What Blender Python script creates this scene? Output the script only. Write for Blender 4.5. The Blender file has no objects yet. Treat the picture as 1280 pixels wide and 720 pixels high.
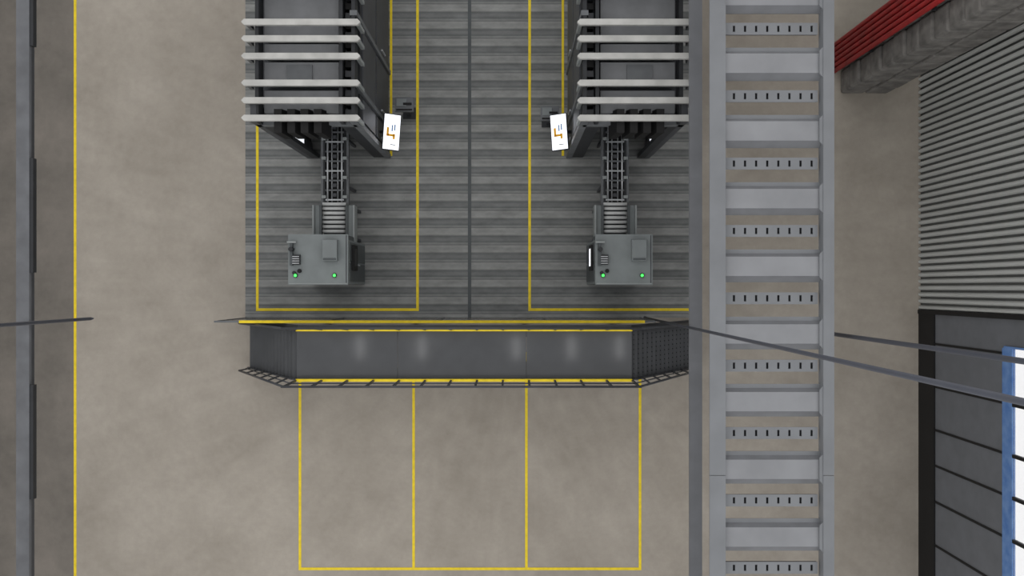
import bpy, bmesh, math, random
from mathutils import Vector, Matrix
random.seed(4)
S=bpy.context.scene
try:
    S.view_settings.view_transform='Standard'; S.view_settings.look='None'
except Exception: pass
H=22.0
def lin(c):
    return tuple((v/255/12.92 if v/255<=0.04045 else ((v/255+0.055)/1.055)**2.4) for v in c)+(1,)
def mat(name,c,rough=.5,metal=0,amt=.08,scale=3,stretch=(1,1,1),emit=0,bump=0,spec=.3,c2=None,detail=6):
    m=bpy.data.materials.new(name); m.use_nodes=True; nt=m.node_tree; N=nt.nodes; L=nt.links
    p=N['Principled BSDF']; p.inputs['Roughness'].default_value=rough; p.inputs['Metallic'].default_value=metal
    p.inputs['Specular IOR Level'].default_value=spec
    if emit:
        p.inputs['Base Color'].default_value=lin(c); p.inputs['Emission Color'].default_value=lin(c); p.inputs['Emission Strength'].default_value=emit; return m
    tc=N.new('ShaderNodeTexCoord'); mp=N.new('ShaderNodeMapping'); mp.inputs['Scale'].default_value=stretch
    nz=N.new('ShaderNodeTexNoise'); nz.inputs['Scale'].default_value=scale; nz.inputs['Detail'].default_value=detail
    L.new(tc.outputs['Object'],mp.inputs[0]); L.new(mp.outputs[0],nz.inputs['Vector'])
    r=N.new('ShaderNodeValToRGB'); r.color_ramp.elements[0].position=.3; r.color_ramp.elements[1].position=.7
    a=tuple(max(0,v*(1-amt)) for v in c); b=tuple(min(255,v*(1+amt)) for v in c)
    if c2: a=c2
    r.color_ramp.elements[0].color=lin(a); r.color_ramp.elements[1].color=lin(b)
    L.new(nz.outputs['Fac'],r.inputs[0]); L.new(r.outputs[0],p.inputs['Base Color'])
    if bump:
        bp=N.new('ShaderNodeBump'); bp.inputs['Strength'].default_value=bump; L.new(nz.outputs['Fac'],bp.inputs['Height']); L.new(bp.outputs[0],p.inputs['Normal'])
    return m
class B:
    def __init__(s): s.bm=bmesh.new(); s.m=[]
    def mi(s,m):
        if m not in s.m: s.m.append(m)
        return s.m.index(m)
    def hexa(s,vs,m):
        v=[s.bm.verts.new(p) for p in vs]; k=s.mi(m)
        for f in ((0,3,2,1),(4,5,6,7),(0,1,5,4),(1,2,6,5),(2,3,7,6),(3,0,4,7)):
            s.bm.faces.new([v[i] for i in f]).material_index=k
    def box(s,x0,x1,y0,y1,z0,z1,m,M=None):
        x0,x1=sorted((x0,x1)); y0,y1=sorted((y0,y1)); z0,z1=sorted((z0,z1))
        vs=[Vector(p) for p in ((x0,y0,z0),(x1,y0,z0),(x1,y1,z0),(x0,y1,z0),(x0,y0,z1),(x1,y0,z1),(x1,y1,z1),(x0,y1,z1))]
        if M: vs=[M@v for v in vs]
        s.hexa(vs,m)
    def prism(s,pts,z0,z1,m):
        k=s.mi(m); n=len(pts)
        A=[s.bm.verts.new((p[0],p[1],z0)) for p in pts]; C=[s.bm.verts.new((p[0],p[1],z1)) for p in pts]
        for i in range(n): s.bm.faces.new((A[i],A[(i+1)%n],C[(i+1)%n],C[i])).material_index=k
        s.bm.faces.new(A).material_index=k; s.bm.faces.new(C).material_index=k
    def beam(s,p0,p1,w,h,m):
        p0=Vector(p0);p1=Vector(p1); d=(p1-p0).normalized()
        up=Vector((0,0,1)) if abs(d.z)<.95 else Vector((0,1,0))
        a=d.cross(up).normalized()*w/2; b=a.cross(d).normalized()*h/2
        s.hexa([p0-a-b,p0+a-b,p1+a-b,p1-a-b,p0-a+b,p0+a+b,p1+a+b,p1-a+b],m)
    def cyl(s,p0,p1,r,m,n=14,r2=None):
        p0=Vector(p0);p1=Vector(p1); d=(p1-p0).normalized(); r2=r if r2 is None else r2
        up=Vector((0,0,1)) if abs(d.z)<.95 else Vector((0,1,0))
        a=d.cross(up).normalized(); b=a.cross(d).normalized(); k=s.mi(m)
        A=[];C=[]
        for i in range(n):
            t=2*math.pi*i/n; o=a*math.cos(t)+b*math.sin(t)
            A.append(s.bm.verts.new(p0+o*r)); C.append(s.bm.verts.new(p1+o*r2))
        for i in range(n):
            f=s.bm.faces.new((A[i],A[(i+1)%n],C[(i+1)%n],C[i])); f.material_index=k
            f.smooth=(n<=14)
        s.bm.faces.new(A).material_index=k; s.bm.faces.new(C).material_index=k
    def done(s,name,bev=0):
        bmesh.ops.recalc_face_normals(s.bm,faces=s.bm.faces[:])
        me=bpy.data.meshes.new(name); s.bm.to_mesh(me); s.bm.free()
        for m in s.m: me.materials.append(m)
        o=bpy.data.objects.new(name,me); S.collection.objects.link(o)
        if bev:
            b=o.modifiers.new('b','BEVEL'); b.width=bev; b.segments=2; b.limit_method='ANGLE'
        return o

# ---------- materials
yellow=mat('yellow_paint',(230,203,40),.5,amt=.05,scale=8)
dark=mat('dark_steel',(64,66,70),.45,amt=.08)
dark2=mat('charcoal_steel',(40,42,45),.5,amt=.1)
mid=mat('mid_grey_steel',(98,101,104),.45,amt=.07)
roofm=mat('roof_plate_grey',(118,120,123),.5,amt=.05)
black=mat('black_rubber',(16,16,17),.6)
cabm=mat('cabinet_grey',(118,124,125),.45,amt=.04)
cabl=mat('cabinet_light',(140,145,145),.4,amt=.04)
cabd=mat('cabinet_dark',(74,79,81),.45,amt=.06)
white=mat('white_painted_tube',(176,176,173),.45,amt=.07,scale=3)
chrome=mat('bright_steel',(176,179,182),.35,metal=.4)
rollm=mat('roller_steel',(196,198,198),.4,amt=.03)
beamm=mat('beam_grey',(112,114,118),.5,amt=.04)
traym=mat('galvanised_tray',(124,127,131),.5,amt=.04,scale=1.5)
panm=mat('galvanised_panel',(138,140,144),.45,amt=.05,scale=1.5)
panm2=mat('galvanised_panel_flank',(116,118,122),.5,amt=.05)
deckm=mat('deck_plate',(74,76,79),.09,amt=.04,scale=2,spec=.3)
stairm=mat('stair_tread_plate',(76,78,81),.5,amt=.05,scale=2)
polem=mat('pole_paint',(74,77,86),.5,amt=.03)
red=mat('red_pipe',(165,32,36),.45,amt=.12)
blockm=mat('concrete_block',(106,104,101),.85,amt=.18,scale=4,bump=.3)
green=mat('green_indicator',(60,255,80),emit=3)
whiteE=mat('lit_panel',(245,248,255),emit=1.0)
blueF=mat('blue_window_frame',(70,108,165),.4,c2=(110,145,195),scale=5)
blackF=mat('black_frame',(24,24,25),.6)
wpan=mat('wall_cladding_grey',(102,105,110),.55,amt=.04)
orange=mat('orange_graphic',(240,175,30),.5); blue=mat('blue_graphic',(120,150,190),.5)

def concrete(name,c,dk):
    m=bpy.data.materials.new(name); m.use_nodes=True; nt=m.node_tree;N=nt.nodes;L=nt.links
    p=N['Principled BSDF']; p.inputs['Roughness'].default_value=.7; p.inputs['Specular IOR Level'].default_value=.2
    tc=N.new('ShaderNodeTexCoord')
    n1=N.new('ShaderNodeTexNoise'); n1.inputs['Scale'].default_value=.45; n1.inputs['Detail'].default_value=9; n1.inputs['Roughness'].default_value=.66
    n2=N.new('ShaderNodeTexNoise'); n2.inputs['Scale'].default_value=3.5; n2.inputs['Detail'].default_value=9; n2.inputs['Roughness'].default_value=.7
    for n in (n1,n2): L.new(tc.outputs['Object'],n.inputs['Vector'])
    r=N.new('ShaderNodeValToRGB'); r.color_ramp.elements[0].position=.34; r.color_ramp.elements[1].position=.64
    r.color_ramp.elements[0].color=lin(dk); r.color_ramp.elements[1].color=lin(c)
    L.new(n1.outputs['Fac'],r.inputs[0])
    r2=N.new('ShaderNodeValToRGB'); r2.color_ramp.elements[0].position=.3; r2.color_ramp.elements[1].position=.7
    r2.color_ramp.elements[0].color=(.89,.89,.89,1); r2.color_ramp.elements[1].color=(1.05,1.05,1.05,1)
    L.new(n2.outputs['Fac'],r2.inputs[0])
    mx=N.new('ShaderNodeMix'); mx.data_type='RGBA'; mx.blend_type='MULTIPLY'; mx.inputs['Factor'].default_value=1
    L.new(r.outputs[0],mx.inputs[6]); L.new(r2.outputs[0],mx.inputs[7]); L.new(mx.outputs[2],p.inputs['Base Color'])
    return m
conc=concrete('concrete_floor',(169,162,152),(151,144,134))
concd=concrete('concrete_floor_dark',(128,122,115),(106,102,96))  # darker concrete tone for the strip left of the aisle line
def ribbed():
    m=bpy.data.materials.new('ribbed_floor'); m.use_nodes=True; nt=m.node_tree;N=nt.nodes;L=nt.links
    p=N['Principled BSDF']; p.inputs['Roughness'].default_value=.6; p.inputs['Specular IOR Level'].default_value=.2
    tc=N.new('ShaderNodeTexCoord'); sp=N.new('ShaderNodeSeparateXYZ'); L.new(tc.outputs['Object'],sp.inputs[0])
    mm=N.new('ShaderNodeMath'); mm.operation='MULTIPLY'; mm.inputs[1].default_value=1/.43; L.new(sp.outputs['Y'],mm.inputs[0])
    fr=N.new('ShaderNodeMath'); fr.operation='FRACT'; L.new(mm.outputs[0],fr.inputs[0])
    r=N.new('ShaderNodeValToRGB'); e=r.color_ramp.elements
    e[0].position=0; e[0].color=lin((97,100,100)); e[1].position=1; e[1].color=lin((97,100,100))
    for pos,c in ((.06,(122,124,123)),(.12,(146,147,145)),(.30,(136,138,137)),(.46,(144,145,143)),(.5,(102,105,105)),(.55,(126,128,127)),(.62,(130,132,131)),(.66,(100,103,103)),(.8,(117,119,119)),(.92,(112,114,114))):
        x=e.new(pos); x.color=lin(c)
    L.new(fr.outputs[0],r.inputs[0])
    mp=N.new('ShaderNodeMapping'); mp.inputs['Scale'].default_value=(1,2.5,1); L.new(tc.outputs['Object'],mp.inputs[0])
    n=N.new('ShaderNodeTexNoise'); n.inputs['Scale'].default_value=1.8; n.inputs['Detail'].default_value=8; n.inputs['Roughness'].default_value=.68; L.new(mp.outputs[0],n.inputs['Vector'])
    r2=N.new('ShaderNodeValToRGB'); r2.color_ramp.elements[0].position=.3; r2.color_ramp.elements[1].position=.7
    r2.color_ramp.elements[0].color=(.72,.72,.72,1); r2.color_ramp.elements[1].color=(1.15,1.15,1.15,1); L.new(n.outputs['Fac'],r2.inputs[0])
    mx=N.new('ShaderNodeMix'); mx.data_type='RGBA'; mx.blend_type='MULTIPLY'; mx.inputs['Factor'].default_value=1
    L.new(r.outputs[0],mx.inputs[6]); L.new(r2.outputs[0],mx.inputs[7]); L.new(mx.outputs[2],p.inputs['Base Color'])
    return m
rib=ribbed()
def glassmat(name,c,fac):
    m=bpy.data.materials.new(name); m.use_nodes=True; nt=m.node_tree;N=nt.nodes;L=nt.links
    p=N['Principled BSDF']; p.inputs['Base Color'].default_value=lin(c); p.inputs['Roughness'].default_value=.15
    t=N.new('ShaderNodeBsdfTransparent'); mx=N.new('ShaderNodeMixShader'); mx.inputs[0].default_value=fac
    L.new(t.outputs[0],mx.inputs[1]); L.new(p.outputs[0],mx.inputs[2]); L.new(mx.outputs[0],N['Material Output'].inputs[0])
    return m
glassp=glassmat('tinted_glass',(92,96,98),.6)
winglass=glassmat('window_glass',(235,242,255),.12)

# ---------- floor
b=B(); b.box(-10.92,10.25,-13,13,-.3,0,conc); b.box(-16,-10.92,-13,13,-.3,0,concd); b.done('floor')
XL,XR=-6.66,4.6
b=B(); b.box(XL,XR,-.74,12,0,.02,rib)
b.box(-1.1,-1.02,-.74,12,.02,.032,cabd)
b.done('ribbed_floor_mat')
def stripe(name,rects,z):
    b=B()
    for (a,c,d,e) in rects: b.box(a,c,d,e,z,z+.008,yellow)
    return b.done(name)
w=.033
fx=lambda px:(px-640)/50
fy=lambda py:(360-py)/50
stripe('floor_line_bays',[(fx(x)-w,fx(x)+w,fy(711)-w,-1.6) for x in (375,517,658,800)]+[(fx(375)+w,fx(517)-w,fy(711)-w,fy(711)+w),(fx(517)+w,fx(658)-w,fy(711)-w,fy(711)+w),(fx(658)+w,fx(800)-w,fy(711)-w,fy(711)+w)],.0)
stripe('floor_line_aisle',[(fx(94)-w,fx(94)+w,-13,13)],.0)
z=.02
stripe('floor_line_cell',[(fx(322)-w,fx(322)+w,fy(387)-w,12),(fx(522)-w,fx(522)+w,fy(387)-w,12),(fx(322)+w,fx(522)-w,fy(387)-w,fy(387)+w),(-3.05,-2.99,3.3,12)],z)
stripe('floor_line_cell',[(fx(662)-w,fx(662)+w,fy(387)-w,12),(fx(662)+w,4.55,fy(387)-w,fy(387)+w),(1.24,1.3,3.3,12)],z)

# ---------- raised walkway
hp=3.0; y0,y1=-1.99,-.90; xa,xb=-4.65,2.59; sa,sb=-6.48,4.42
b=B()
xs=[xa,-2.47,.31,xb]
for i in range(3): b.box(xs[i]+.004,xs[i+1]-.004,y0,y1,hp-.06,hp,deckm)
b.box(xa,xb,y0,y0+.06,hp-.25,hp-.06,dark); b.box(xa,xb,y1-.06,y1,hp-.25,hp-.06,dark)
b.box(xa,xb,y1,-.80,hp-.12,hp-.07,dark)
for x in (xa+.1,-2.4,.3,xb-.1):
    for y in (y0+.1,y1-.1): b.box(x-.06,x+.06,y-.06,y+.06,0,hp-.06,dark)
n=14
def stair(xt,xbm):
    for i in range(n):
        z=hp-(i+1)*hp/(n+1)
        u0=xt+(xbm-xt)*i/n; u1=xt+(xbm-xt)*(i+1)/n
        b.box(u0,u1+(u1-u0)*.1,y0+.03,y1-.03,z-.04,z,stairm)
        if xt>0:
            for k in range(9):
                yy=y0+.12+k*.106
                b.box((u0+u1)/2-.012,(u0+u1)/2+.012,yy-.014,yy+.014,z,z+.004,dark2)
    for y in (y0+.015,y1-.015): b.beam((xt,y,hp-.1),(xbm,y,.06),.03,.26,dark)
    b.beam((xt,y1+.05,hp-.1),(xbm,y1+.05,.04),.1,.04,dark)
stair(xa,sa); stair(xb,sb)
b.box(xa,xb,y0-.025,y0+.03,hp,hp+.09,yellow); b.box(xa,xb,y1-.03,y1+.025,hp,hp+.09,yellow)
for yb,yt,ys in ((y0,y0-.02,y0+.03),(y1,y1+.08,y1+.06)):
    b.cyl((xa-.05,yt,hp+1.1),(xb+.05,yt,hp+1.1),.024,dark)
    b.cyl((xa,(yb+yt)/2,hp+.55),(xb,(yb+yt)/2,hp+.55),.014,dark)
    k=13
    for i in range(k+1):
        x=xa+(xb-xa)*i/k
        b.beam((x,yb,hp-.1),(x,yt,hp+1.1),.04,.04,dark)
    for xt,xe in ((xa,sa),(xb,sb)):
        b.cyl((xt,yt,hp+1.1),(xe,ys,1.1),.024,dark)
        b.cyl((xt,(yb+yt)/2,hp+.55),(xe,ys,.55),.014,dark)
        for i in range(1,7):
            t=i/6; x=xt+(xe-xt)*t; zz=hp*(1-t)
            b.beam((x,yb,zz),(x,yt+(ys-yt)*t,zz+1.1),.03,.03,dark)
b.done('elevated_walkway')

# glass partition
b=B()
b.box(XL,3.2,-.765,-.745,0,2.26,glassp)
for x in (XL,-4.2,-1.7,.8,3.2): b.box(x-.02,x+.02,-.775,-.735,0,2.26,mid)
b.box(XL-.02,3.22,-.775,-.735,2.26,2.28,mid)
b.box(-6.1,2.97,-.785,-.725,2.28,2.34,yellow)
b.done('glass_partition')

# ---------- poles
b=B(); b.cyl((3.32,-.74,.02),(3.32,-.74,24),.026,polem); b.cyl((3.32,-.74,.02),(3.32,-.74,.05),.04,polem); b.done('steel_pole')
b=B(); b.cyl((6.0,-.86,0),(6.0,-.86,24),.038,polem); b.cyl((6,-.86,0),(6,-.86,.03),.1,polem); b.done('steel_pole')
b=B(); b.cyl((-6.66,-.485,8.1),(-6.66,-.485,24),.026,polem); b.cyl((-6.66,-.485,8.0),(-6.66,-.485,8.1),.01,polem,r2=.026); b.done('hanging_rod')

# ---------- overhead beams
b=B(); b.box(3.38,3.62,-13,13,5.17,5.25,beamm); b.box(3.47,3.53,-13,13,5.0,5.17,beamm); b.done('overhead_beam')
b=B(); b.box(-9.44,-9.19,-13,13,5.17,5.25,mat('beam_dark_grey',(96,98,102),.5)); b.box(-9.35,-9.28,-13,13,4.9,5.17,dark)
for k in range(-2,3):
    yc=(360-(553+k*284))/65.7
    b.box(-9.19,-9.12,yc-1.09,yc+1.09,5.12,5.24,dark2)
b.done('overhead_beam')

# ---------- cable tray
sc=71.43; zt=6.6
b=B()
for ya,yb2 in ((-13,-3.285),(-3.275,13)):
    b.box(3.46,3.74,ya,yb2,zt-.04,zt,traym); b.box(3.50,3.56,ya,yb2,zt-.2,zt-.04,traym)
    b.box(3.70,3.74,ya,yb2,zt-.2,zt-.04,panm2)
    b.box(5.45,5.64,ya,yb2,zt-.04,zt,traym); b.box(5.45,5.49,ya,yb2,zt-.24,zt-.04,traym)
P=85/sc
for k in range(-12,9):
    yc=(360-(77+85*3))/sc+k*P
    zb=zt-.2; ztop=zt-.07
    def sl(ya,za,yb2,zb2,m): b.hexa([(3.74,ya,za-.02),(5.45,ya,za-.02),(5.45,yb2,zb2-.02),(3.74,yb2,zb2-.02),(3.74,ya,za),(5.45,ya,za),(5.45,yb2,zb2),(3.74,yb2,zb2)],m)
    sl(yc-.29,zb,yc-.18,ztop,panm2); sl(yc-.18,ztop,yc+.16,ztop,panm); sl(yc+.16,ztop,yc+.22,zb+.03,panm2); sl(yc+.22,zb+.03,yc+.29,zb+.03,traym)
    b.hexa([(5.39,yc-.2,zt-.05),(5.46,yc-.28,zt-.05),(5.46,yc+.28,zt-.05),(5.39,yc+.2,zt-.05),(5.39,yc-.2,zt-.02),(5.46,yc-.28,zt-.02),(5.46,yc+.28,zt-.02),(5.39,yc+.2,zt-.02)],traym)
    ys=yc+44/sc; zs=zt-.14
    b.box(3.74,5.40,ys-.105,ys-.055,zs-.02,zs,traym); b.box(3.74,5.40,ys+.055,ys+.105,zs-.02,zs,traym)
    xs2=[3.74]+[3.92+i*.196 for i in range(8)]+[5.40]
    for i in range(9):
        a=xs2[i]+(.02 if i else 0); c=xs2[i+1]-(.02 if i<8 else 0)
        b.box(a,c,ys-.055,ys+.055,zs-.02,zs,traym)
    b.box(3.75,5.40,ys-.09,ys+.09,zs-.1,zs-.08,dark2)
b.done('cable_tray')

# ---------- walls right
cor=mat('corrugated_sheet',(178,180,178),.5,amt=.04,stretch=(1,1,.1)); cord=mat('corrugated_groove_shade',(80,82,81),.6)  # groove shade is put into the colour: dark backing behind light ridges
b=B()
b.box(10.22,10.35,-.54,13,0,10,cord)
y=-.54
while y<13:
    b.hexa([(10.16,y+.03,0),(10.22,y,0),(10.22,y+.11,0),(10.16,y+.08,0),(10.16,y+.03,10),(10.22,y,10),(10.22,y+.11,10),(10.16,y+.08,10)],cor)
    y+=.163
b.done('wall_right')
b=B()
b.box(10.16,10.35,-13,-.55,0,.8,blackF)
b.box(10.14,10.35,-.64,-.54,0,10,blackF)
b.box(10.2,10.35,-13,-.64,.8,3.8,wpan)
b.box(10.2,10.35,-1.2,-.64,3.8,10,wpan)
seams=[-1.35,-2.38,-3.42,-4.28,-5.15,-6.2,-7.2,-8.2]
for s_ in seams: b.box(10.18,10.2,s_-.025,s_+.025,.8,3.8,blackF)
b.box(10.2,10.35,-13,-.64,8.6,10,wpan)
b.done('wall_right')
b=B()
b.box(10.17,10.24,-9,-1.24,3.74,4.1,blueF)
b.box(10.17,10.33,-1.24,-1.2,3.8,8.6,blueF); b.box(10.17,10.33,-9,-1.24,8.5,8.6,blueF)
for s_ in seams[1:]: b.box(10.17,10.24,s_-.035,s_+.035,4.1,8.5,blackF)
b.box(10.19,10.21,-9,-1.24,4.1,8.5,winglass)
b.done('window_1')
b=B(); b.box(-16.2,-16,-13,13,0,6,wpan); b.done('wall_left')

# ---------- block column and red pipes
b=B(); z=0
while z<12:
    for i in range(2):
        for j in range(2):
            g=.014; ox=random.uniform(-.025,.025)
            b.box(8.2+i*.6+g+ox,8.2+(i+1)*.6-g+ox,4.84+j*.6+g,4.84+(j+1)*.6-g,z,z+.57,blockm)
    z+=.6
b.done('concrete_block_pillar',.06)
b=B()
for i in range(6): b.cyl((8.06,5.42+i*.13,0),(8.06,5.42+i*.13,12),.055,red)
for z in (2,5,8): b.box(8.1,8.18,5.35,6.1,z,z+.06,dark2)
b.done('red_pipe_bundle')

# ---------- machine
def machine(ox,s):
    X=lambda u: ox+s*u
    b=B()
    bx=lambda u0,u1,ya,yb2,z0,z1,m: b.box(X(u0),X(u1),ya,yb2,z0,z1,m)
    for yy in (3.30,3.64,3.98,4.50,4.84,5.16,5.75,6.1,6.5,6.9):
        r=.058; c=.05
        pts=[(X(0),yy-r+c),(X(c),yy-r),(X(2.3-c),yy-r),(X(2.3),yy-r+c),(X(2.3),yy+r-c),(X(2.3-c),yy+r),(X(c),yy+r),(X(0),yy+r-c)]
        b.prism(pts,4.86,4.95,white)
        bx(.03,.10,yy-.035,yy+.035,4.25,4.86,cabl)
        bx(2.18,2.25,yy-.035,yy+.035,4.5,4.86,mid)
    bx(.2,2.08,3.42,8,4.2,4.28,dark)
    for a,c2 in ((3.46,3.9),(4.02,4.46),(4.54,4.82),(4.9,5.7),(5.8,7.8)):
        bx(.48,1.95,a,c2,4.28,4.6,roofm)
    bx(1.0,1.5,4.08,4.40,4.6,4.64,mid)
    for u in (.12,.36,2.0): bx(u,u+.07,3.25,8,4.5,4.83,dark2)
    for k in range(24): bx(.2,.34,3.4+k*.19,3.4+k*.19+.12,4.3,4.66,black if k%2 else dark)
    bx(.15,2.15,3.24,3.36,4.3,4.5,mid)
    for i,u in enumerate((.66,.92,1.18,1.44)):
        # slanted black cover brackets leaning out over the front
        d=.12
        b.hexa([(X(u),2.98,4.4),(X(u+.15),2.98,4.4),(X(u+.15),3.5,4.4),(X(u),3.5,4.4),(X(u+d),3.04,4.78),(X(u+.15+d),3.04,4.78),(X(u+.15+d),3.5,4.8),(X(u+d),3.5,4.8)],black)
    for a,c in ((3.36,3.92),(4.0,5.3),(5.4,8)):
        bx(.13,.2,a,c,.05,4.2,dark2)
        bx(.10,.13,a+.06,c-.06,.3,2.2,dark); bx(.10,.13,a+.06,c-.06,2.35,4.0,dark)
        bx(.07,.1,a+.12,a+.16,1.0,1.5,chrome)
    for yy in (3.24,3.94,5.32): bx(.08,.22,yy,yy+.1,0,4.84,mid)
    bx(.22,.5,3.26,3.42,0,4.3,dark2)
    bx(2.06,2.13,3.6,8,.05,4.2,dark2)
    bx(2.04,2.16,3.24,3.62,0,4.84,dark); bx(1.86,2.04,3.24,3.34,0,4.3,dark2)
    bx(2.015,2.04,3.36,3.66,1.0,3.5,whiteE)
    bx(.35,1.95,4.4,8,.05,3.9,dark2); bx(.5,1.8,4.36,4.4,1.6,3.2,mid)
    bx(.3,1.9,3.5,3.6,3.2,3.5,mid); bx(1.0,1.3,3.55,4.0,2.6,3.3,cabm)
    for u in (.5,1.6): bx(u,u+.1,3.9,4.0,1,3.3,mid)
    M=Matrix.Translation((X(-.19),3.57,1.85))@Matrix.Rotation(-s*math.radians(22),4,'Y')@Matrix.Rotation(s*math.radians(4),4,'Z')
    b.box(-.2,.2,-.42,.42,-.05,0,dark2,M); b.box(-.185,.185,-.4,.4,0,.012,whiteE,M)
    b.box(-.12,.06,-.1,-.05,.013,.02,orange,M); b.box(-.12,-.07,-.1,.1,.013,.02,orange,M); b.box(.03,.08,-.16,-.04,.013,.02,orange,M)
    b.box(-.01,.02,.02,.16,.013,.02,blue,M); b.box(.05,.08,.04,.18,.013,.02,blue,M); b.box(-.02,.1,-.3,-.28,.013,.02,cabl,M)
    b.beam((X(.1),3.6,1.7),(X(-.15),3.57,1.78),.06,.06,dark2)
    return b.done('assembly_machine')
machine(-2.946,-1); machine(1.27,1)
def terminal(x,y,s):
    b=B()
    b.box(x-.05,x+.05,y-.05,y+.05,.05,1.0,dark); b.box(x-.16,x+.16,y-.14,y+.14,.02,.05,dark2)
    b.box(x-.22,x+.22,y-.17,y+.17,1.0,1.12,mid); b.box(x-.18,x+.05,y-.05,y+.13,1.12,1.14,cabm)
    b.box(x-.02,x+.18,y-.02,y+.03,1.12,1.16,black); b.box(x-.19,x+.19,y-.15,y-.11,1.12,1.13,black)
    b.done('control_terminal',.008)
terminal(-2.56,4.36,1); terminal(.9,4.15,1)

# ---------- conveyors
def conveyor(cx):
    b=B(); ya,yb2=1.98,4.3; zc=1.05
    b.box(cx-.24,cx+.24,ya,yb2,zc-.12,zc-.08,black)
    for s in (-1,1):
        b.box(cx+s*.33,cx+s*.27,ya,yb2,zc-.14,zc,mid); b.box(cx+s*.26,cx+s*.22,ya,yb2,zc-.04,zc+.03,dark2)
        b.cyl((cx+s*.17,ya,zc),(cx+s*.17,yb2,zc),.022,chrome); b.cyl((cx+s*.07,ya,zc-.02),(cx+s*.07,yb2,zc-.02),.014,chrome)
    y=ya+.1; k=0
    while y<yb2:
        b.box(cx-.26,cx+.26,y,y+.035,zc-.02,zc+.02,mid if k%3 else chrome)
        b.box(cx-.05,cx+.05,y+.09,y+.17,zc-.05,zc+.05,dark)
        if k%2==0:
            for s in (-1,1): b.box(cx+s*.2,cx+s*.3,y+.05,y+.12,zc,zc+.07,cabl)
        y+=.23; k+=1
    for yy in (ya+.4,yb2-.8):
        for s in (-1,1): b.box(cx+s*.3-.03,cx+s*.3+.03,yy,yy+.06,.02,zc-.1,dark)
    ya,yb3=1.1,1.96
    for s in (-1,1):
        b.box(cx+s*.46,cx+s*.30,ya,yb3,zc-.1,zc+.1,cabm); b.box(cx+s*.50,cx+s*.46,ya,yb3,zc-.2,zc+.16,cabl)
        b.box(cx+s*.34,cx+s*.28,ya,yb3,zc+.1,zc+.14,cabd)
        for yy in (ya+.05,yb3-.1): b.box(cx+s*.42-.03,cx+s*.42+.03,yy,yy+.06,.02,zc-.1,dark)
    b.box(cx-.28,cx+.28,ya,yb3,zc-.14,zc-.1,dark2)
    for i in range(8):
        y=ya+.14+i*.108; b.cyl((cx-.28,y,zc+.05),(cx+.28,y,zc+.05),.04,rollm)
    b.done('conveyor')
conveyor(-4.22); conveyor(2.45)

def cabinet(x0,wd,s):
    b=B(); x1=x0+wd; zt=2.35
    b.box(x0,x1,.09,1.08,.1,zt-.05,cabm); b.box(x0-.0,x1+.0,.07,1.2,zt-.05,zt,cabm)
    b.box(x0+.04,x1-.04,.13,1.04,.02,.1,dark2)
    b.box(x0+.02,x1-.02,1.08,1.18,1.5,zt-.05,cabd)
    for xs_,d in ((x0,-1),(x1,1)):
        b.box(xs_,xs_+d*.015,.15,.56,.2,2.2,cabd); b.box(xs_,xs_+d*.015,.6,1.03,.2,2.2,cabd)
        b.box(xs_+d*.015,xs_+d*.04,.52,.55,1.0,1.25,chrome)
    sx=x0 if s<0 else x1
    b.box(sx+s*.015,sx+s*.07,.4,.98,1.5,2.0,black); b.box(sx+s*.07,sx+s*.075,.5,.9,1.62,1.94,whiteE if s<0 else dark2)
    b.box(x0+.8,x0+1.12,.6,1.07,zt,zt+.16,cabm); b.box(x0+.82,x0+1.1,.62,.66,zt+.16,zt+.18,cabd)
    b.box(x0+.06,x0+.12,.5,1.0,zt,zt+.1,cabd); b.box(x0+.1,x0+.28,.52,.74,zt,zt+.08,dark2)
    for k in range(4): b.box(x0+.11,x0+.27,.54+k*.05,.56+k*.05,zt+.08,zt+.1,chrome)
    b.cyl((x0+.1,.86,zt),(x0+.1,.86,zt+.2),.05,dark2); b.box(x0+.0,x0+.2,1.0,1.04,zt,zt+.12,cabl)
    b.cyl((x0+.26,.38,zt),(x0+.26,.38,zt+.06),.045,black); b.cyl((x0+.14,.34,zt),(x0+.14,.34,zt+.05),.04,dark2)
    for u in (.17,1.04):
        b.cyl((x0+u,.28,zt),(x0+u,.28,zt+.03),.05,dark2); b.cyl((x0+u,.28,zt+.03),(x0+u,.28,zt+.05),.03,green)
    b.box(x0+.02,x1-.02,.09,.11,zt,zt+.01,cabl)
    b.box(x1-.05,x1-.03,.1,1.18,zt,zt+.008,dark)
    b.done('control_cabinet',.01)
cabinet(-5.0,1.34,1); cabinet(1.86,1.28,-1)

# ---------- light
wd=bpy.data.worlds.new('World'); S.world=wd; wd.use_nodes=True
bg=wd.node_tree.nodes['Background']; bg.inputs[0].default_value=(1,.99,.985,1); bg.inputs[1].default_value=1.04
for i,(x,y) in enumerate(((-6.9,-2.7),(-4.1,-2.7),(.2,-2.7),(2.7,-2.7),(4.9,-2.7),(-5,6),(3,6))):
    l=bpy.data.lights.new('ceiling_lamp','AREA'); l.shape='RECTANGLE'; l.size=.18; l.size_y=1.0; l.energy=7
    o=bpy.data.objects.new('ceiling_lamp',l); o.location=(x,y,24); S.collection.objects.link(o)
c=bpy.data.cameras.new('camera'); c.lens=36*1100/1280; c.sensor_width=36; c.clip_end=200
o=bpy.data.objects.new('camera',c); o.location=(0,0,H); S.collection.objects.link(o); S.camera=o
